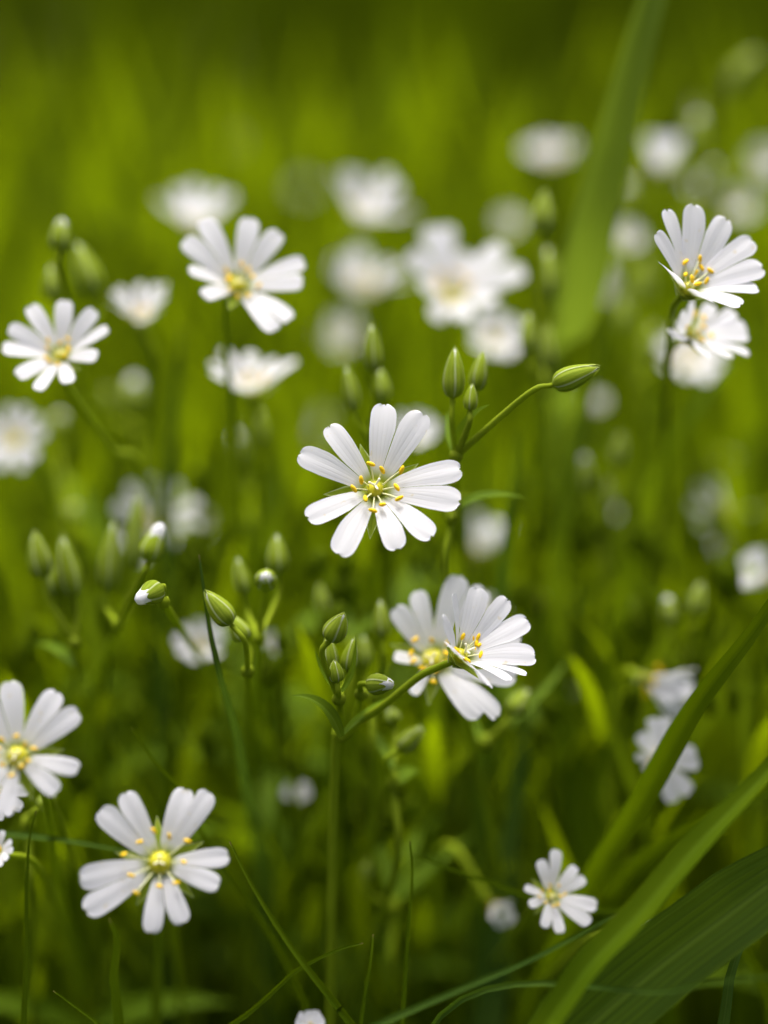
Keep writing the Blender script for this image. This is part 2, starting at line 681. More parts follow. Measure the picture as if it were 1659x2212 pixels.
def bud(root, p0, p1, R, seed=0, open_=0.0, white=0.0):
    rg = random.Random(seed + 99)
    axis = (p1 - p0)
    L = axis.length
    a = axis.normalized()
    x = a.orthogonal().normalized()
    y = a.cross(x)
    core = MB()
    rows = []
    n = 12
    for i in range(11):
        s = i / 10
        r = max(R * .90 * bud_prof(min(s, .999)), R * .02)
        if white > 0 and s > .55:
            r = max(r, R * (.75 - .35 * (s - .55) / .45) * (1 - .6 * max(0, s - .9) / .1))
        hh = L * (.03 + .90 * s + white * .28 * s * s)
        rows.append([core.add(p0 + a * hh + (x * math.cos(k * 2 * math.pi / n) + y * math.sin(k * 2 * math.pi / n)) * r * (1 + .10 * math.cos(5 * k * 2 * math.pi / n + 3 * s) * (white > 0)), k / n * 2 - 1, .3 + .6 * s) for k in range(n)])
    for r0, r1 in zip(rows[:-1], rows[1:]):
        for k in range(n):
            core.f.append((r0[k], r0[(k + 1) % n], r1[(k + 1) % n], r1[k]))
    core.f.append(tuple(reversed(rows[0])))
    core.f.append(tuple(rows[-1]))
    b = core.build('bud', M['petal'], root)
    z0 = rg.uniform(0, 6.28)
    for k in range(5):
        mb = MB()
        rows = []
        ang = z0 + k * 2 * math.pi / 5
        lk = rg.uniform(.95, 1.03)
        for i in range(13):
            s = i / 12
            half = math.radians(47) * (1 - .25 * s) * (1 - max(0, s - .80) / .2 * .9)
            r = R * max(bud_prof(min(s, .995)), .03)
            row = []
            for j in range(-3, 4):
                t = j / 3
                rr = r * (1.0 + .05 * t + .07 * (1 - abs(t))) + R * .03
                rr += open_ * R * 1.3 * s ** 2.2
                th = ang + half * t
                row.append(mb.add(p0 + a * (L * s * lk * (1 - .12 * open_)) + (x * math.cos(th) + y * math.sin(th)) * rr, t, s))
            rows.append(row)
        mb.grid(rows)
        mb.build('sepal', M['sepal'], b)


BG_ = 'flower buds of the stitchwort patch'


def bud_stem(d, label, buds, node, down=None, leaves=None, seed=0, cat='bud stem', pairs=1, lean=None, name='bud_stem', thick=1.0):
    """buds: (base x, base y, tip x, tip y, radius px, depth offset, openness, white[, tilt of tip in m])
       node: where the stalks of the buds leave the stem; leaves: (from x,y, through x,y, tip x,y, half width px, tip depth offset)"""
    nd = at(*node)
    if down:
        pts = [nd] + [at(p[0], p[1], p[2] + .035 * (k + 1) ** 1.2) for k, p in enumerate(down)]
        last = pts[-1]
        if last.z > 0.001:
            dv = pts[-1] - pts[-2]
            hx = V((dv.x, dv.y, 0))
            if hx.length > 0.012:
                hx *= 0.012 / hx.length
            pts += [V((last.x + hx.x, last.y + hx.y + .004, last.z * .5)), V((last.x + hx.x, last.y + hx.y + .008, 0))]
    else:
        pts = path_to_ground(nd, V((0, 0, -1)), lean, seed)
    root = empty(name, pts[-1])
    tag(root, label, cat, BG_)
    sp = stem_part(root, pts, 0.0006 * thick, 0.0008 * thick, node=0.0012 * thick)
    if pairs:
        add_leaves(root, sp, seed + 5, .35, .85, pairs)
    u = px(d)
    for k, bd in enumerate(buds):
        bx, by, tx, ty, r, do, op, wh = bd[:8]
        p0, p1 = at(bx, by, d + do), at(tx, ty, d + do)
        if len(bd) > 8:
            p1 = p1 + BACK * bd[8]
        ln = (p1 - p0).length
        back = p0 - (p1 - p0).normalized() * min((p0 - nd).length * .35, ln * .5)
        if (p0 - nd).length > 0.0015:
            ms = MB()
            ms.tube(spline([p0, back, nd], 6), 0.00045 * thick, 0.00055 * thick, 6)
            ms.build('stalk', M['stem'], root)
        bud(root, p0, p1, r * px(d + do), seed * 10 + k, op, wh)
    for lf in leaves or ():
        x0, y0, x1, y1, x2, y2, hw, do = lf
        dn = node[2]
        leafmesh(at(x0, y0, dn), at(x1, y1, dn + do * .4), at(x2, y2, dn + do), hw * u, (UP * .75 + BACK * .65).normalized(), .35, 14, 3).build('leaf', M['leaf'], root)
    return root


GG = 'grass blades standing among the flowers'


def blade(pts, width, label, mat='blade', twist=(0, 0), fold=.35, taper=.35, nrm=None, seed=0, ground=True, blunt=False, foot=1.0):
    """pts: (x, y, depth) from the tip down; width: full width in layout px at the widest; goes on to the ground below the frame"""
    P = [at(*p) for p in pts]
    wd = width * px(pts[min(2, len(pts) - 1)][2]) / 2
    if ground and P[-1].z > 0:
        last = P[-1]
        dv = P[-1] - P[-2]
        q = last + dv.normalized() * min(.05, last.z * .4)
        hx = V((dv.x, dv.y, 0))
        if hx.length > .03:
            hx *= .03 / hx.length
        P += [q, V((q.x + hx.x, q.y + hx.y, q.z * .45)), V((q.x + hx.x * 1.5, q.y + hx.y * 1.5, 0))]
    sp = spline(P, 10)
    ln = [0.0]
    for a, b in zip(sp[:-1], sp[1:]):
        ln.append(ln[-1] + (b - a).length)
    root_p = sp[-1]
    mb = MB()
    rows = []
    nh = 4
    n0 = nrm or (BACK + UP * .25)
    for i, p in enumerate(sp):
        s = ln[i] / ln[-1]
        a = sp[max(i - 1, 0)]
        b = sp[min(i + 1, len(sp) - 1)]
        tan = (b - a).normalized()
        nn = Matrix.Rotation(math.radians(twist[0] + (twist[1] - twist[0]) * s), 3, tan) @ n0
        dd = tan.cross(nn).normalized()
        n = dd.cross(tan)
        tp = min(1.0, s / taper)
        wv = wd * (tp ** (.45 if blunt else .75)) + .00012
        wv *= 1 - .35 * max(0, (s - .75) / .25)
        wv *= (1 + (foot - 1) * s) * (1 + .03 * math.sin(s * 40 + seed))
        rows.append([mb.add(p - root_p * 0 + dd * (wv * j / nh) - n * (fold * wv * (1 - abs(j / nh) ** 1.3)), j / nh, ln[i] / max(wd * 2, 1e-4) * .12) for j in range(-nh, nh + 1)])
    mb.grid(rows)
    o = mb.build('grass_blade', M[mat])
    # origin at the foot
    me = o.data
    me.transform(Matrix.Translation(-root_p))
    o.location = root_p
    tag(o, label, 'grass blade', GG)
    return o


# ------------------------------------------------------------------ the setting: ground and undergrowth
def ground():
    m, t, out = mat_new('meadow_soil')
    co = N(t, 'ShaderNodeTexCoord')
    n1 = N(t, 'ShaderNodeTexNoise')
    n1.inputs['Scale'].default_value = 1.3
    n1.inputs['Detail'].default_value = 5
    n2 = N(t, 'ShaderNodeTexNoise')
    n2.inputs['Scale'].default_value = 60
    n2.inputs['Detail'].default_value = 6
    t.links.new(co.outputs['Object'], n1.inputs['Vector'])
    t.links.new(co.outputs['Object'], n2.inputs['Vector'])
    c = mixc(t, ramp01(t, n2.outputs[0], .35, .65), (0.022, 0.018, 0.009), (0.035, 0.04, 0.006))
    c = mixc(t, ramp01(t, n1.outputs[0], .4, .62), c, (0.04, 0.06, 0.004))
    p = N(t, 'ShaderNodeBsdfPrincipled')
    p.inputs['Roughness'].default_value = .95
    p.inputs['Specular IOR Level'].default_value = .1
    t.links.new(c, p.inputs['Base Color'])
    b = N(t, 'ShaderNodeBump')
    b.inputs['Strength'].default_value = .8
    b.inputs['Distance'].default_value = .01
    t.links.new(n2.outputs[0], b.inputs['Height'])
    t.links.new(b.outputs[0], p.inputs['Normal'])
    t.links.new(p.outputs[0], out.inputs[0])
    mb = MB()
    R = 400.0
    rr = [0, .3, .8, 1.6, 3, 6, 15, 60, R]
    rows = []
    for r in rr:
        row = []
        for k in range(33):
            a = 2 * math.pi * k / 32
            x, y = r * math.cos(a), r * math.sin(a) + .4
            z = (noise.noise(V((x * .8, y * .8, 3))) * .02 if 1.5 < r < 30 else 0) - .0005
            row.append(mb.add(V((x, y, z)), x, y))
        rows.append(row)
    mb.grid(rows)
    o = mb.build('ground', m)
    tag(o, 'dark earth under the grass of the meadow', None, None, 'structure')
    del o['label']


ground()


def turf_blade(mb, x, y, h, wdt, rg, lean=.35, tone=None):
    az = rg.uniform(0, 6.283)
    le = h * rg.uniform(.05, lean)
    b = V((x, y, 0))
    top = V((x + math.cos(az) * le, y + math.sin(az) * le, h))
    mid = V((x + math.cos(az) * le * .2, y + math.sin(az) * le * .2, h * .6))
    fa = rg.uniform(0, 6.283)
    tone = rg.random() if tone is None else tone
    leafmesh(b, mid, top, wdt / 2, V((math.cos(fa), math.sin(fa), .2)), .3, 5, 1, lambda s: (1 - s ** 2.5) * .9 + .05, mb, tone)


def turf():
    rg = random.Random(5)
    mb = MB()

    def patch(x, y):
        return noise.noise(V((x * 4.0, y * 2.2, 1.7)))
    # dense sward behind the flowers
    for i in range(9000):
        y = .22 + 2.5 * rg.random() ** 1.4
        dep = y + .38
        x = rg.uniform(-1, 1) * (.27 * dep + .22)
        p = patch(x, y)
        if rg.random() > .75 + p * .9:
            continue
        h = (.10 + .10 * rg.random()) * (1 + .5 * p)
        if y < .35:
            h *= .6 + .4 * (y - .22) / .13
        if y > 1.6 and x < -.10 * dep:
            continue
        turf_blade(mb, x, y, h, rg.uniform(.003, .008), rg)
    # tall broad leaves further off, standing in tufts
    for k in range(110):
        y = rg.uniform(.6, 2.1)
        dep = y + .38
        x = rg.uniform(-1, 1) * (.17 * dep + .05)
        if y > 1.5 and x < -.10 * dep:
            continue
        tone = rg.uniform(.2, .85)
        hm = rg.uniform(.22, .36) if y > .9 else rg.uniform(.15, .22)
        for i in range(rg.randint(4, 9)):
            turf_blade(mb, x + rg.gauss(0, .015), y + rg.gauss(0, .02), hm * rg.uniform(.7, 1.1), rg.uniform(.006, .014), rg, .08, tone)
    # same sward round the camera, below its view, added to shade low foliage
    for i in range(2600):
        y = rg.uniform(-1.0, .10)
        x = rg.uniform(-.5, .5)
        dep = max(y + .38, 0)
        top = CAM.z - dep * .60 - .05
        if abs(x) > .165 * dep + .03:
            top = max(top, .17)
        if dep < .1:
            top = .18
        h = min(rg.uniform(.08, .19), top)
        if h < .03:
            continue
        turf_blade(mb, x, y, h, rg.uniform(.003, .006), rg, .5)
    # thin low blades in the shade at the feet of the flowers
    for i in range(110):
        y = rg.uniform(.1, .3)
        x = rg.uniform(-.16, .16)
        turf_blade(mb, x, y, rg.uniform(.04, .11), rg.uniform(.0015, .004), rg, .4)
    for i in range(4500):
        y = 2.6 + 6 * rg.random() ** 1.3
        x = rg.uniform(-1, 1) * (.3 * y + .4)
        turf_blade(mb, x, y, rg.uniform(.08, .3), rg.uniform(.008, .02), rg)
    o = mb.build('grass', M['turf'])
    tag(o, None, None, None, 'stuff')


turf()


def undergrowth():
    """leafy shoots crowding behind the flowers"""
    rg = random.Random(8)
    mb = MB()
    for i in range(1000):
        y = .17 + .42 * rg.random() ** 1.1
        dep = y + .38
        x = rg.uniform(-1, 1) * (.2 * dep + .07)
        # shoots end a little below the flowers that stand at the same distance
        h = rg.uniform(.13, .235) if y > .24 else rg.uniform(.11, .19)
        le = V((rg.uniform(-.035, .035), rg.uniform(-.03, .03), 0))
        pts = spline([V((x, y, h)) + le, V((x, y, h * .6)) + le * .35, V((x, y, 0))], 5)
        tone = rg.random()
        mb.tube(pts, .0006, .0011, 5, cap=False, c=tone)
        n = len(pts)
        top = (pts[0] - pts[1]).normalized()
        if rg.random() < .6:
            for q in range(rg.randint(1, 3)):
                b = pts[0] + V((rg.uniform(-.006, .006), rg.uniform(-.006, .006), rg.uniform(-.004, .004)))
                mb.ellipsoid(b, top + V((rg.uniform(-.4, .4), rg.uniform(-.4, .4), 0)), rg.uniform(.003, .005), rg.uniform(.0015, .0022), 6, 5)
        for k in range(rg.randint(2, 3)):
            j = min(n - 3, int(rg.random() ** 1.5 * n * .75))
            p = pts[j]
            az = rg.uniform(0, 6.28)
            for s_ in (0, math.pi):
                hh = V((math.cos(az + s_), math.sin(az + s_), 0))
                l = rg.uniform(.025, .055)
                tip = p + hh * l * .32 + V((0, 0, l * rg.uniform(.7, 1.0)))
                leafmesh(p, p + hh * l * .2 + V((0, 0, l * .45)), tip, l * .045, V((0, 0, 1)), .3, 6, 1, None, mb, tone)
    for i in range(120):
        y = rg.uniform(.05, .17)
        x = rg.uniform(-1, 1) * (.165 * (y + .38) + .02)
        h = rg.uniform(.165, .215)
        tone = rg.random()
        le = V((rg.uniform(-.02, .02), rg.uniform(0, .04), 0))
        pts = spline([V((x, y, h)), V((x, y, h * .62)) + le * .5, V((x, y, 0)) + le], 6)
        mb.tube(pts, .0005, .0009, 5, cap=False, c=tone)
        for q in range(rg.randint(1, 3)):
            b = pts[0] + V((rg.uniform(-.007, .007), rg.uniform(-.006, .006), rg.uniform(-.002, .006)))
            mb.tube(spline([b, pts[0], pts[2]], 3), .0004, .0004, 5, cap=False, c=tone)
            mb.ellipsoid(b, V((rg.uniform(-.5, .5), rg.uniform(-.4, .4), 1)), rg.uniform(.003, .0045), rg.uniform(.0013, .0018), 7, 6)
        for j in (2, 5):
            p = pts[j]
            az = rg.uniform(0, 6.28)
            for s_ in (0, math.pi):
                hh = V((math.cos(az + s_), math.sin(az + s_), 0))
                l = rg.uniform(.018, .035)
                leafmesh(p, p + hh * l * .2 + V((0, 0, l * .5)), p + hh * l * .4 + V((0, 0, l * rg.uniform(.6, .95))), l * .055, V((0, 0, 1)), .3, 7, 1, None, mb, tone)
    for i in range(800):
        y = rg.uniform(.16, .6)
        dep = y + .38
        x = rg.uniform(-1, 1) * (.165 * dep + .03)
        turf_blade(mb, x, y, rg.uniform(.14, .25), rg.uniform(.002, .0045), rg, .5)
    o = mb.build('undergrowth', M['shoot'])
    tag(o, None, None, None, 'stuff')


undergrowth()

# ------------------------------------------------------------------ flowers in and near the plane of focus
Z7 = dict(origin=(700, 960), scale=3.318)
Z8 = dict(origin=(940, 1400), scale=3.318)
ZB = dict(origin=(0, 480), scale=1.728)
ZC = dict(origin=(960, 480), scale=1.728)
ZE = dict(origin=(0, 1600), scale=1.728)
ZF = dict(origin=(960, 1600), scale=1.728)
ZG = dict(origin=(0, 1920), scale=1.728)
ZH = dict(origin=(960, 1920), scale=1.728)

flower(810, 1062, .400, 'large sharp white flower wide open at the centre, ten lobes round a green heart', (0.02, .34, .94), 190, 18,
       [((870, 150), (1185, 240)), ((1495, 700), (1485, 975)), ((1255, 1260), (970, 1355)), ((495, 1405), (235, 1110)), ((165, 580), (405, 335))],
       anthers=[(755, 665), (848, 715), (1008, 715), (968, 858), (987, 950), (850, 1000), (772, 1050), (710, 952), (614, 870), (675, 800)], seed=1,
       stem=[(811, 1078, .425), (816, 1150, .475), (822, 1290, .54)], leaves=0, **Z7)
flower(985, 1424, .402, 'sharp white flower turned sideways on an arching stalk, overlapping a softer flower behind it', (.58, .50, .64), 185, 34,
       [((535, 480), (635, 280)), ((865, 228), (1115, 320)), ((1275, 505), (1345, 785)), ((1255, 935), (1105, 965)), ((925, 985), (600, 695))],
       wk=.93, anthers=[(717, 640), (805, 655), (845, 645), (835, 685), (863, 705), (735, 700), (823, 752), (870, 785), (745, 815), (665, 740)], seed=2,
       stem=[(950, 1440, .405), (905, 1462, .407), (840, 1515, .41), (745, 1592, .415), (722, 1700, .42)], leaves=0, **Z8)
flower(938, 1432, .426, 'soft white flower behind the sideways flower, its yellow heart half covered', (-.15, .25, .95), 185, 16,
       [((160, 395), (340, 250)), ((690, 130), (890, 230)), ((1190, 670), (1150, 930)), ((985, 1270), (850, 1265)), ((300, 1095), (150, 790))], seed=3, lean=(.03, .02), leaves=1, heart=1.5, **Z8)
flower(1478, 632, .410, 'white flower at the right edge tilted upward, above another side-on flower', (.42, .50, .75), 170, 30,
       [((1160, 195), (1222, 75)), ((1340, 55), (1490, 105)), ((1605, 200), (1645, 320)), ((1620, 410), (1525, 500)), ((1378, 495), (1172, 340))],
       wk=.93, anthers=[(1300, 305), (1365, 290), (1372, 325), (1410, 340), (1393, 385), (1345, 405), (1295, 362), (1335, 370), (1320, 385), (1345, 350)], seed=4, stem=[(1452, 672, .418), (1446, 760, .445), (1438, 900, .49), (1430, 1100, .54)], leaves=0, **ZC)
flower(1480, 728, .432, 'white flower at the right edge facing right, tucked under the upturned one', (.62, .42, .66), 150, 32,
       [((1245, 560), (1300, 490)), ((1430, 480), (1530, 510)), ((1575, 575), (1580, 610)), ((1575, 700), (1480, 725)), ((1350, 720), (1210, 640))], seed=5, stem=[(1448, 760, .445), (1440, 850, .475), (1435, 1000, .52), (1430, 1200, .56)], leaves=0, **ZC)
flower(512, 625, .437, 'open white flower in the upper left with spread petals, above a bowl-shaped one', (.16, .42, .89), 150, 22,
       [((800, 210), (885, 115)), ((1080, 105), (1205, 170)), ((1315, 305), (1310, 395)), ((1262, 560), (1200, 605)), ((890, 460), (822, 345))], seed=6, lean=(.01, .03), leaves=2, heart=1.3, **ZB)
flower(133, 775, .430, 'open white flower at the left edge with bright yellow heart, beneath a cluster of buds', (.0, .46, .88), 120, 24,
       [((45, 590), (130, 485)), ((275, 462), (412, 510)), ((472, 590), (432, 715)), ((320, 835), (185, 865)), ((95, 800), (22, 675))], seed=7, stem=[(150, 840, .437), (235, 965, .455), (335, 1130, .485)], leaves=0, heart=1.3, **ZB)
flower(347, 1865, .384, 'large white flower low on the left with widely split petals and a yellow-green centre', (.03, .22, .97), 165, 12,
       [((435, 180), (540, 105)), ((800, 90), (905, 105)), ((992, 375), (950, 495)), ((800, 650), (665, 688)), ((385, 598), (355, 465))],
       anthers=[(545, 360), (610, 310), (670, 262), (737, 288), (815, 305), (800, 395), (770, 482), (697, 495), (600, 522), (577, 450)], seed=8, lean=(-.01, .03), leaves=0, heart=1.6, **ZG)
flower(40, 1637, .380, 'white flower cut by the left edge with five broad lobes and a yellow heart', (-.05, .25, .97), 160, 12,
       [((-90, 220), (45, 178)), ((245, 222), (345, 308)), ((350, 545), (260, 645)), ((40, 740), (-100, 690)), ((-190, 560), (-200, 400))], seed=9, lean=(-.02, .04), leaves=0, heart=1.5, **ZE)
flower(-4, 1705, .392, 'small white flower with orange anthers cut by the left edge, overlapping the larger one', (-.25, .05, .97), 85, 18,
       [((25, 520), (88, 575)), ((140, 640), (108, 718)), ((58, 748), (10, 775)), ((-90, 720), (-130, 640)), ((-110, 560), (-45, 510))], seed=10, lean=(-.01, .02), leaves=0, wk=1.15, **ZE)
flower(1188, 1938, .422, 'smallest open white flower, low on the right, above a grey-green grass blade', (.12, .28, .95), 95, 16,
       [((675, 395), (745, 352)), ((830, 425), (870, 475)), ((918, 590), (885, 662)), ((757, 698), (688, 675)), ((622, 582), (605, 508))], seed=11, lean=(-.01, .03), leaves=1, wk=1.0, **ZH)
flower(1425, 1640, .447, 'white flower half hidden by the diagonal grass blade on the right', (-.15, -.15, .97), 90, 18,
       [((1335, 470), (1350, 525)), ((1315, 655), (1245, 700)), ((1120, 560), (1085, 500)), ((1100, 400), (1150, 330)), ((1210, 325), (1255, 400))], seed=12, lean=(.02, .03), leaves=1, wk=1.25, **ZF)
flower(1382, 1462, .46, 'half-closed cream flower nodding to the right behind the diagonal grass blade', (.86, -.36, .36), 118, 66, roll=10, spread=20, seed=13, detail=1, stem=[(1355, 1452, .475), (1325, 1500, .50), (1312, 1620, .55)], leaves=0, sepal_open=-58, wk=1.2)

# ------------------------------------------------------------------ softer flowers further back
flower(425, 505, .58, 'fan-shaped white flower behind the open flower in the upper left', (.0, .88, .47), 118, 42, roll=20, seed=20, detail=1, wk=.78, cupvar=16)
flower(772, 482, .59, 'white flower spreading to the right, highest in the middle of the patch', (.32, .82, .47), 125, 42, roll=5, seed=21, detail=1, wk=.78, cupvar=16)
flower(1192, 352, .66, 'round white flower far back just left of the broad leaning blade', (.0, .8, .6), 68, 34, roll=0, seed=22, detail=1, wk=1.2)
flower(1420, 385, .62, 'upright oblong white flower far back just right of the broad leaning blade', (.15, .93, .35), 95, 66, roll=12, seed=23, detail=1, wk=1.2)
flower(975, 652, .52, 'large soft white flower at middle back with petals raised in two wings', (.05, .62, .78), 150, 32, [((885, 545), (925, 490)), ((965, 482), (1012, 540)), ((1085, 530), (1130, 590)), ((1065, 655), (1000, 695)), ((935, 695), (905, 625))], seed=24, detail=1)
flower(785, 640, .60, 'soft round white flower between the two larger ones at middle back', (.05, .86, .5), 108, 38, roll=15, seed=25, detail=1)
flower(745, 740, .66, 'faint greyish flower under the soft round one at middle back', (-.2, .6, .75), 65, 40, roll=40, seed=26, detail=1, wk=.8)
flower(1065, 740, .54, 'white flower tucked beneath the large winged one at middle back', (.1, .5, .85), 75, 35, roll=10, seed=27, detail=1, wk=1.3)
flower(308, 702, .49, 'soft half-open white flower right of the open one at the left edge', (-.12, .84, .52), 100, 46, roll=0, seed=28, detail=1, wk=.75, cupvar=16)
flower(548, 852, .485, 'bowl-shaped white flower under the open flower in the upper left', (.0, .82, .57), 120, 36, roll=30, seed=29, detail=1, wk=.78, cupvar=18)
flower(35, 955, .52, 'soft white flower with yellow middle cut by the left edge', (-.2, .3, .93), 82, 20, roll=5, seed=30, detail=1, heart=1.5)
flower(893, 950, .50, 'soft white flower directly behind the upper petals of the central flower', (.2, .6, .75), 68, 45, roll=50, seed=31, detail=1)
flower(680, 930, .72, 'faint greyish flower left behind the central flower', (.0, .5, .85), 50, 40, roll=20, seed=32, detail=1)
flower(335, 1130, .53, 'large pale blurred flower behind the opening bud on the left', (.25, .3, .92), 105, 20, roll=60, seed=33, detail=1, wk=.8)
flower(1030, 1215, .56, 'long greyish white flower right below the central flower', (.25, .93, .25), 110, 64, roll=0, seed=34, detail=1, wk=.8)
flower(1575, 1120, .58, 'ragged greyish white flower alone at the right, level with the centre', (-.8, .1, .55), 95, 20, roll=15, seed=35, detail=1, wk=.5, cupvar=22)
flower(1668, 1262, .495, 'pale half-closed flower cut by the right edge above the diagonal blade', (-.72, .55, .28), 95, 60, roll=15, seed=36, detail=1, wk=1.3, sepal_open=-52)
flower(445, 1135, .62, 'tiny round whitish flower right of the large pale blurred one', (.0, .4, .9), 26, 25, roll=0, seed=37, detail=1)
flower(630, 1085, .76, 'barely visible greyish flower lower left behind the central flower', (.2, .5, .8), 36, 35, roll=0, seed=38, detail=1)
flower(1352, 525, .60, 'small whitish flower beside the right side of the broad leaning blade', (.1, .6, .8), 46, 40, roll=0, seed=39, detail=1)
flower(1505, 410, .64, 'small whitish flower right of the oblong one far back', (.0, .6, .8), 36, 40, roll=0, seed=40, detail=1)
flower(1585, 455, .66, 'pale greyish flower behind the upturned flower at the right edge', (.1, .5, .85), 50, 30, roll=0, seed=41, detail=1)
flower(1652, 360, .70, 'blurred white flower cut by the right edge far back', (.1, .4, .9), 50, 30, roll=0, seed=42, detail=1, wk=1.2)
flower(1485, 790, .55, 'whitish flower showing beneath the two flowers at the right edge', (.1, .72, .7), 90, 25, roll=0, seed=43, detail=1, wk=1.1)
flower(1295, 620, .63, 'narrow greyish white flower right of the foot of the broad leaning blade', (.2, .3, .9), 65, 50, roll=0, seed=44, detail=1, wk=1.0)
flower(1290, 1440, .62, 'faint whitish flower right of the two overlapping flowers', (.0, .4, .9), 38, 30, roll=0, seed=45, detail=1)
flower(1213, 1508, .55, 'small faint round flower low right of the two overlapping flowers', (.0, .3, .95), 28, 30, roll=0, seed=46, detail=1)
flower(585, 1395, .50, 'small pale flower left of the sharp bud cluster low in the middle', (.1, .3, .9), 32, 45, roll=0, seed=47, detail=1)
flower(440, 1400, .49, 'pale flower mostly hidden by the dark upright grass blade', (-.1, .5, .85), 70, 40, roll=0, seed=48, detail=1, wk=1.2)
flower(640, 1730, .49, 'single half-open cream flower in the dark low middle', (.0, .55, .8), 52, 62, roll=0, seed=49, detail=1, wk=1.5, sepal_open=-55)
flower(1060, 1950, .465, 'half-closed cream flower left of the smallest open flower', (.5, -.4, .75), 62, 60, roll=0, seed=50, detail=1, wk=1.4, sepal_open=-55)
flower(0, 1840, .415, 'greyish white flower cut by the left edge below the small orange-hearted one', (-.3, .4, .85), 45, 30, roll=0, seed=51, detail=1, wk=1.2)
flower(670, 2225, .42, 'pale flower at the very bottom edge left of the middle', (.1, .6, .75), 55, 55, roll=0, seed=52, detail=1, wk=1.4, leaves=0)
flower(1375, 2015, .43, 'tiny white flower tip peeping between the grass blades low on the right', (.5, .3, .8), 40, 60, roll=0, seed=53, detail=1, wk=1.4, leaves=0)
flower(505, 320, .95, 'faintest greyish flower alone far back in the upper left', (.0, .4, .9), 30, 25, roll=0, seed=54, detail=1, leaves=0)
flower(655, 410, .88, 'faint greyish flower far back left of the highest middle flower', (.0, .4, .9), 26, 25, roll=0, seed=55, detail=1, leaves=0)

# ------------------------------------------------------------------ buds
bud_stem(.403, 'stem with a long sharp bud leaning far right and three upright buds', [
    (1192, 832, 1297, 793, 27, .0, .02, .0), (978, 862, 983, 746, 25, .008, .0, .0), (1028, 845, 1044, 757, 21, .014, .0, .0), (1015, 888, 1020, 828, 16, .006, .0, .0)],
    (985, 985, .415), [(990, 1080, .42), (1010, 1200, .425)], [(988, 990, 1000, 900, 1058, 874, 20, -.006), (985, 985, 970, 930, 966, 890, 13, .01)], seed=1)
bud_stem(.432, 'stem with three narrow upright buds above the central flower', [
    (808, 805, 802, 697, 22, .0, .0, .0), (765, 890, 748, 788, 19, .006, .0, .0), (826, 870, 822, 795, 21, .012, .0, .0)], (800, 940, .44), [(805, 1050, .445), (815, 1200, .45)], seed=2)
bud_stem(.47, 'stem with stacked green buds left of the broad leaning blade', [
    (1170, 508, 1178, 412, 27, .0, .0, .0), (1188, 650, 1182, 530, 28, .02, .05, .0), (1145, 765, 1140, 672, 21, -.005, .0, .0), (1185, 800, 1182, 700, 20, .0, .0, .0)], (1165, 850, .475), [(1160, 980, .48), (1150, 1200, .485)], seed=3)
bud_stem(.455, 'stem with a pale-tipped bud over two green ones in the upper left', [
    (128, 545, 133, 470, 25, -.004, .04, .15), (205, 640, 165, 520, 32, .015, .0, .0), (120, 650, 108, 572, 24, .012, .0, .0)], (165, 720, .465), [(180, 860, .47), (230, 1000, .475)], seed=4)
bud_stem(.437, 'stem with three long green buds at the left edge, level with the opening bud', [
    (95, 1250, 72, 1145, 28, .0, .0, .0), (160, 1290, 132, 1152, 28, .004, .0, .0), (120, 1290, 105, 1215, 22, .006, .0, .0)], (160, 1390, .44), [(165, 1480, .443), (155, 1600, .446)],
    [(160, 1440, 120, 1385, 70, 1392, 14, .02)], seed=5)
bud_stem(.425, 'opening white bud on a leaning stem in front of the pale blurred flower', [
    (318, 1212, 345, 1140, 28, .0, .12, .75), (232, 1280, 245, 1120, 26, .02, .0, .0), (285, 1230, 300, 1060, 22, .03, .0, .0)], (255, 1350, .44), [(205, 1480, .445), (180, 1600, .45)], seed=6)
bud_stem(.402, 'single white-tipped bud pointing down left on a long slanting stalk', [
    (345, 1272, 306, 1293, 27, .0, .15, .7, .004)], (352, 1300, .404), [(400, 1375, .406), (462, 1468, .41), (520, 1560, .414)], seed=7, pairs=0)
bud_stem(.424, 'stem with a round front-facing bud and two pointed buds behind it', [
    (574, 1258, 578, 1243, 25, -.004, .05, .1, .006), (600, 1240, 598, 1150, 25, .012, .0, .0), (528, 1285, 512, 1200, 20, .014, .0, .0)], (560, 1380, .43), [(550, 1500, .435), (545, 1650, .44)], seed=8)
bud_stem(.406, 'stem with a pair of striped buds leaning left beside the dark upright blade', [
    (500, 1350, 442, 1275, 27, .0, .0, .0), (530, 1385, 500, 1330, 24, .01, .0, .0)], (535, 1450, .415), [(540, 1560, .42), (545, 1700, .425)], seed=9)
bud_stem(.400, 'sharp striped bud on top of a dense bud cluster with a curved leaf', [
    (712, 1384, 745, 1322, 27, -.002, .0, .0, .002), (715, 1450, 708, 1368, 20, .008, .0, .0), (750, 1450, 765, 1375, 20, .008, .0, .0), (728, 1475, 722, 1425, 18, .002, .0, .0)],
    (732, 1510, .405), [(737, 1590, .395), (722, 1690, .42), (690, 1800, .45)],
    [(737, 1592, 705, 1500, 630, 1503, 17, -.004), (732, 1500, 690, 1450, 680, 1400, 7, .0), (732, 1500, 772, 1460, 768, 1370, 7, .0), (737, 1590, 790, 1530, 860, 1500, 9, .02)], seed=10, pairs=0)
bud_stem(.405, 'single small bud pointing right beside the stalk of the sideways flower', [
    (797, 1478, 850, 1474, 24, .0, .04, .1, .004)], (780, 1500, .41), [(765, 1580, .415), (740, 1700, .42)], seed=11, pairs=0)
bud_stem(.435, 'upright green bud behind the left petals of the overlapping flowers', [
    (825, 1380, 822, 1292, 20, .0, .0, .0), (790, 1440, 785, 1370, 18, .01, .0, .0)], (805, 1500, .44), None, seed=12)
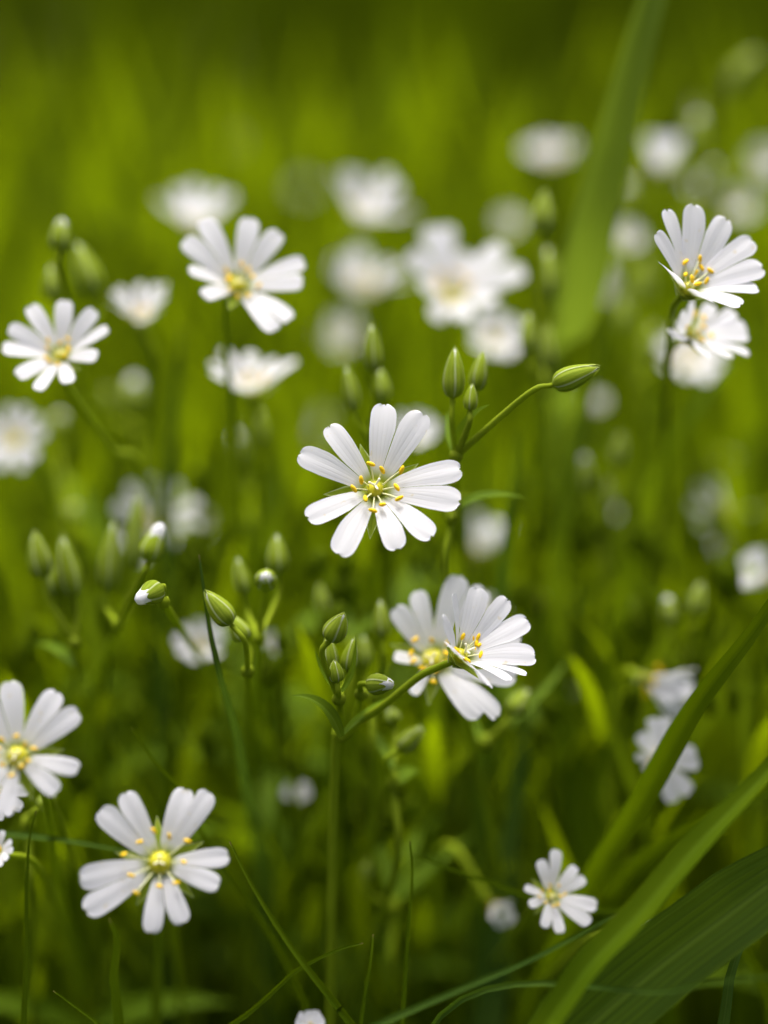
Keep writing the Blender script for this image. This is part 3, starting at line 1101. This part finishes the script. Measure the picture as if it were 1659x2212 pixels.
bud_stem(.45, 'forking stem with a slanting bud below right of the overlapping flowers', [
    (1105, 1545, 1142, 1488, 24, .0, .0, .0)], (1050, 1605, .455), [(985, 1670, .458), (930, 1760, .46), (900, 1900, .465)],
    [(1040, 1612, 1020, 1580, 1015, 1520, 12, .01), (1050, 1605, 1180, 1500, 1230, 1420, 12, .01)], seed=13, pairs=0, thick=1.5)
bud_stem(.43, 'short stem with two leafy yellowish buds under the overlapping flowers', [
    (860, 1620, 918, 1570, 22, .0, .2, .0), (850, 1560, 842, 1530, 20, .01, .1, .0)], (850, 1690, .435), None,
    [(850, 1700, 880, 1650, 915, 1672, 20, .01), (850, 1660, 820, 1600, 800, 1570, 12, .01)], seed=14, pairs=0)
bud_stem(.60, 'blurred yellowish bud high in the upper right corner', [(1570, 190, 1640, 110, 26, .0, .2, .0), (1565, 200, 1610, 165, 20, .0, .1, .0)], (1560, 230, .60), None, seed=15, lean=(0, .02))
bud_stem(.62, 'blurred round green bud at the right, above the upturned flower', [(1600, 410, 1618, 345, 24, .0, .0, .0), (1505, 350, 1500, 210, 22, .02, .0, .0)], (1560, 440, .62), None, seed=16)
bud_stem(.56, 'blurred upright green bud right of the foot of the broad leaning blade', [(1388, 660, 1395, 555, 22, .0, .0, .0)], (1390, 740, .56), None, seed=17)
bud_stem(.55, 'blurred pale bud below the half-open flower on the left', [(290, 880, 290, 815, 28, .0, .1, .4), (245, 880, 230, 835, 14, .02, .0, .0)], (300, 930, .55), None, seed=18)
bud_stem(.62, 'blurred pale bud at the top beside the broad leaning blade', [(1345, 450, 1348, 390, 26, .0, .1, .4)], (1345, 490, .62), None, seed=19)
bud_stem(.52, 'blurred small yellowish bud at the left above the long green buds', [(155, 1125, 162, 1085, 22, .0, .1, .0), (125, 930, 130, 890, 22, .02, .1, .2)], (150, 1170, .53), None, seed=20)
bud_stem(.43, 'low green buds on a short stem left of the widely split flower', [(85, 1745, 118, 1718, 18, .0, .1, .0)], (60, 1780, .435), None, seed=21, pairs=0)
bud_stem(.42, 'green leaf shoot reaching right behind the petals of the central flower', [(985, 1100, 990, 1060, 12, .0, .0, .0)], (975, 1115, .425), None,
         [(975, 1110, 1030, 1050, 1138, 1076, 13, .0), (975, 1110, 920, 1060, 870, 1070, 12, .0)], seed=22, pairs=1)
bud_stem(.46, 'blurred leafy shoot with an arching leaf left of the striped bud cluster', [(700, 1330, 690, 1260, 18, .0, .0, .0)], (760, 1400, .465), None,
         [(760, 1390, 740, 1270, 660, 1290, 16, .02), (760, 1390, 800, 1320, 840, 1340, 12, .02)], seed=23, pairs=1)
bud_stem(.47, 'low leafy shoot with an arching leaf in the dark middle foreground', [(790, 1900, 800, 1850, 14, .0, .0, .0)], (850, 1960, .475), None,
         [(850, 1950, 830, 1770, 730, 1775, 16, .02), (850, 1950, 930, 1860, 1030, 1800, 20, .01), (850, 1950, 880, 1800, 960, 1760, 18, .02)], seed=24, pairs=1)

# ------------------------------------------------------------------ grass blades one can tell apart
blade([(1500, -330, .475), (1450, -130, .475), (1390, 60, .475), (1327, 300, .48), (1270, 540, .49), (1232, 730, .515), (1215, 880, .56), (1208, 1020, .61)], 150, 'broad leaning grass blade rising to the top edge, folded along its length', 'pale_blade', (-30, -20), .8, .2, foot=.04)
blade([(1760, 1150, .395), (1640, 1345, .40), (1500, 1530, .41), (1380, 1740, .425), (1290, 1880, .445), (1220, 2020, .465), (1140, 2190, .49)], 52, 'bright grass blade crossing diagonally from the right edge past the half hidden flower', 'blade', (10, 25), .3, .15)
blade([(1800, 1500, .385), (1659, 1660, .382), (1500, 1825, .378), (1380, 1965, .375), (1270, 2080, .373), (1170, 2220, .372)], 62, 'folded grass blade at lower right between the bright one and the widest', 'blade', (25, 40), .5, .12)
blade([(1900, 1760, .396), (1720, 1865, .392), (1560, 1980, .389), (1420, 2085, .387), (1290, 2195, .385), (1150, 2330, .383)], 178, 'widest grass blade filling the lower right corner', 'shaded_blade', (15, 30), .18, .1)
blade([(1335, 1972, .382), (1240, 2025, .382), (1130, 2080, .381), (1010, 2130, .38), (880, 2185, .38), (780, 2230, .38)], 40, 'grey-green grass blade slanting from the bottom edge to the smallest flower', 'blue_blade', (0, 15), .4, .6)
blade([(496, 1818, .398), (540, 1905, .397), (605, 2010, .396), (670, 2100, .395), (730, 2175, .395), (780, 2240, .395)], 24, 'dark narrow grass blade slanting from the low left flower to the bottom edge', 'blade', (0, 20), .5, .3)
blade([(784, 2037, .397), (735, 2050, .398), (680, 2075, .40), (630, 2105, .402), (560, 2170, .405)], 20, 'short thin blade tip crossing the dark slanting blade at the bottom', 'blade', (0, 0), .4, .4)
blade([(806, 2018, .393), (800, 2080, .392), (788, 2150, .392), (776, 2240, .392)], 19, 'thin bright grass tip standing upright at the bottom middle', 'blade', (0, 0), .4, .5)
blade([(886, 1818, .41), (890, 1900, .41), (880, 2040, .41), (870, 2200, .41)], 16, 'thin upright grass stalk right of the bright tip at the bottom', 'blade', (0, 0), .4, .4)
blade([(78, 1752, .39), (64, 1810, .39), (57, 1920, .39), (58, 2060, .39), (50, 2240, .39)], 22, 'slim upright grass blade by the left edge in the lower corner', 'blade', (0, 0), .4, .4)
blade([(236, 1982, .39), (252, 2030, .39), (246, 2110, .39), (258, 2220, .39)], 34, 'short blunt grass blade below the low left flower', 'blade', (0, 0), .4, .3, blunt=True)
blade([(430, 1198, .408), (440, 1270, .408), (455, 1370, .41), (478, 1470, .412), (512, 1590, .428), (535, 1720, .455)], 34, 'dark upright grass blade beside the striped pair of buds', 'blue_blade', (10, 10), .4, .35)
blade([(284, 1572, .415), (330, 1640, .418), (385, 1705, .422), (430, 1790, .425)], 20, 'short dark grass tip above the low left flower', 'blade', (0, 0), .4, .5)
blade([(330, 1852, .425), (270, 1838, .425), (140, 1815, .425), (20, 1802, .43), (-120, 1800, .44), (-260, 1830, .46)], 26, 'dark blade lying across behind the low left flower from the left edge', 'blue_blade', (20, 20), .4, .3)
blade([(115, 2140, .40), (170, 2180, .40), (250, 2240, .40)], 18, 'short grass tip in the bottom left corner', 'blade', (0, 0), .4, .5)
blade([(1700, 2108, .36), (1640, 2112, .362), (1540, 2122, .365), (1450, 2140, .37)], 14, 'thin dark grass stalk crossing low over the widest blade', 'blue_blade', (0, 0), .4, .3)
blade([(1165, 1280, .50), (1190, 1420, .50), (1225, 1600, .50), (1265, 1780, .50), (1300, 1900, .50)], 95, 'broad soft grass blade upright below the two overlapping flowers', 'blade', (5, 15), .3, .25)
blade([(1150, 1480, .49), (1130, 1600, .49), (1110, 1750, .49), (1090, 1900, .49), (1080, 2000, .49)], 62, 'greyish soft grass blade left of the broad soft one', 'blue_blade', (-10, 0), .3, .3)
blade([(1780, 1640, .44), (1640, 1720, .44), (1500, 1790, .45), (1370, 1880, .47), (1270, 1990, .51)], 48, 'soft grass blade passing behind the folded one at lower right', 'blade', (0, 10), .4, .2)
blade([(885, 1845, .425), (980, 1880, .425), (1080, 1915, .43), (1180, 1950, .435)], 16, 'thin horizontal grass stalk reaching the smallest open flower', 'blade', (0, 0), .4, .3)
blade([(365, 1540, .45), (360, 1640, .45), (355, 1760, .45), (350, 1900, .45)], 30, 'soft pale grass blade upright behind the low left flower', 'blade', (0, 0), .4, .4)
blade([(1690, 1930, .40), (1620, 2010, .40), (1580, 2100, .40), (1560, 2230, .40)], 60, 'dark grass blade upright behind the lower right corner', 'blue_blade', (0, 0), .4, .4)

blade([(1330, 640, .50), (1285, 800, .50), (1235, 1000, .50), (1205, 1200, .505), (1195, 1400, .52)], 48, 'soft bright blade rising through the middle, right of the central flower', 'leaf', (0, 10), .3, .3)
blade([(1650, 700, .53), (1560, 800, .53), (1470, 930, .53), (1400, 1080, .54), (1360, 1250, .55)], 44, 'soft bright blade slanting below the pair of flowers at the right edge', 'leaf', (0, 10), .3, .3)
blade([(610, 900, .54), (600, 1000, .54), (590, 1130, .54), (575, 1300, .55)], 40, 'soft upright blade left of the central flower', 'leaf', (0, 0), .3, .3)
blade([(1120, 930, .47), (1110, 1050, .475), (1090, 1200, .48), (1075, 1400, .49)], 42, 'dark bluish upright blade right of the central flower', 'blue_blade', (0, 0), .3, .3)
blade([(395, 700, .50), (385, 800, .50), (370, 930, .505), (365, 1100, .51)], 40, 'soft greyish blade below the open flower in the upper left', 'blue_blade', (0, 0), .3, .3)

flower(1100, 490, .64, 'greyish small flower between the winged one and the broad leaning blade', (.0, .6, .8), 38, 35, roll=0, seed=60, detail=1)
flower(1283, 880, .60, 'small pale flower below the foot of the broad leaning blade', (.1, .7, .7), 34, 40, roll=0, seed=61, detail=1)
flower(1560, 1010, .64, 'faint small flower above the ragged one at the right', (.0, .7, .7), 34, 35, roll=0, seed=62, detail=1)
flower(1345, 1130, .60, 'faint small flower midway between the central and the ragged one', (.0, .7, .7), 36, 40, roll=0, seed=63, detail=1)
flower(1183, 1310, .56, 'tiny round pale flower above the smaller petals of the sideways flower', (.0, .5, .85), 22, 30, roll=0, seed=64, detail=1)
flower(1060, 1330, .52, 'pale flower mostly hidden behind the sideways flower', (.0, .6, .8), 40, 35, roll=0, seed=65, detail=1)
bud_stem(.58, 'blurred pale green buds in a loose column right of the oblong flower', [(1500, 330, 1510, 240, 22, .0, .1, .1), (1470, 400, 1462, 325, 20, .01, .0, .0), (1530, 420, 1545, 350, 18, .0, .1, .2)], (1500, 480, .58), None, seed=30)
bud_stem(.55, 'blurred green buds left of the upturned flower at the right edge', [(1350, 720, 1345, 640, 20, .0, .0, .0), (1405, 780, 1415, 700, 20, .0, .0, .0)], (1380, 830, .55), None, seed=31)
bud_stem(.50, 'blurred pale buds beside the soft bright blade right of the central flower', [(1330, 1010, 1345, 930, 20, .0, .0, .0), (1270, 1060, 1262, 980, 18, .0, .1, .2), (1310, 1100, 1318, 1030, 16, .0, .0, .0)], (1300, 1150, .505), None, seed=32)
bud_stem(.53, 'blurred green buds between the central flower and the large pale one', [(560, 960, 552, 880, 20, .0, .0, .0), (520, 1000, 508, 930, 18, .0, .0, .1)], (545, 1060, .53), None, seed=33)
bud_stem(.47, 'soft green buds low on the right under the ragged flower', [(1500, 1330, 1515, 1255, 22, .0, .0, .0), (1450, 1350, 1440, 1285, 20, .0, .1, .1)], (1480, 1420, .475), None, seed=34)
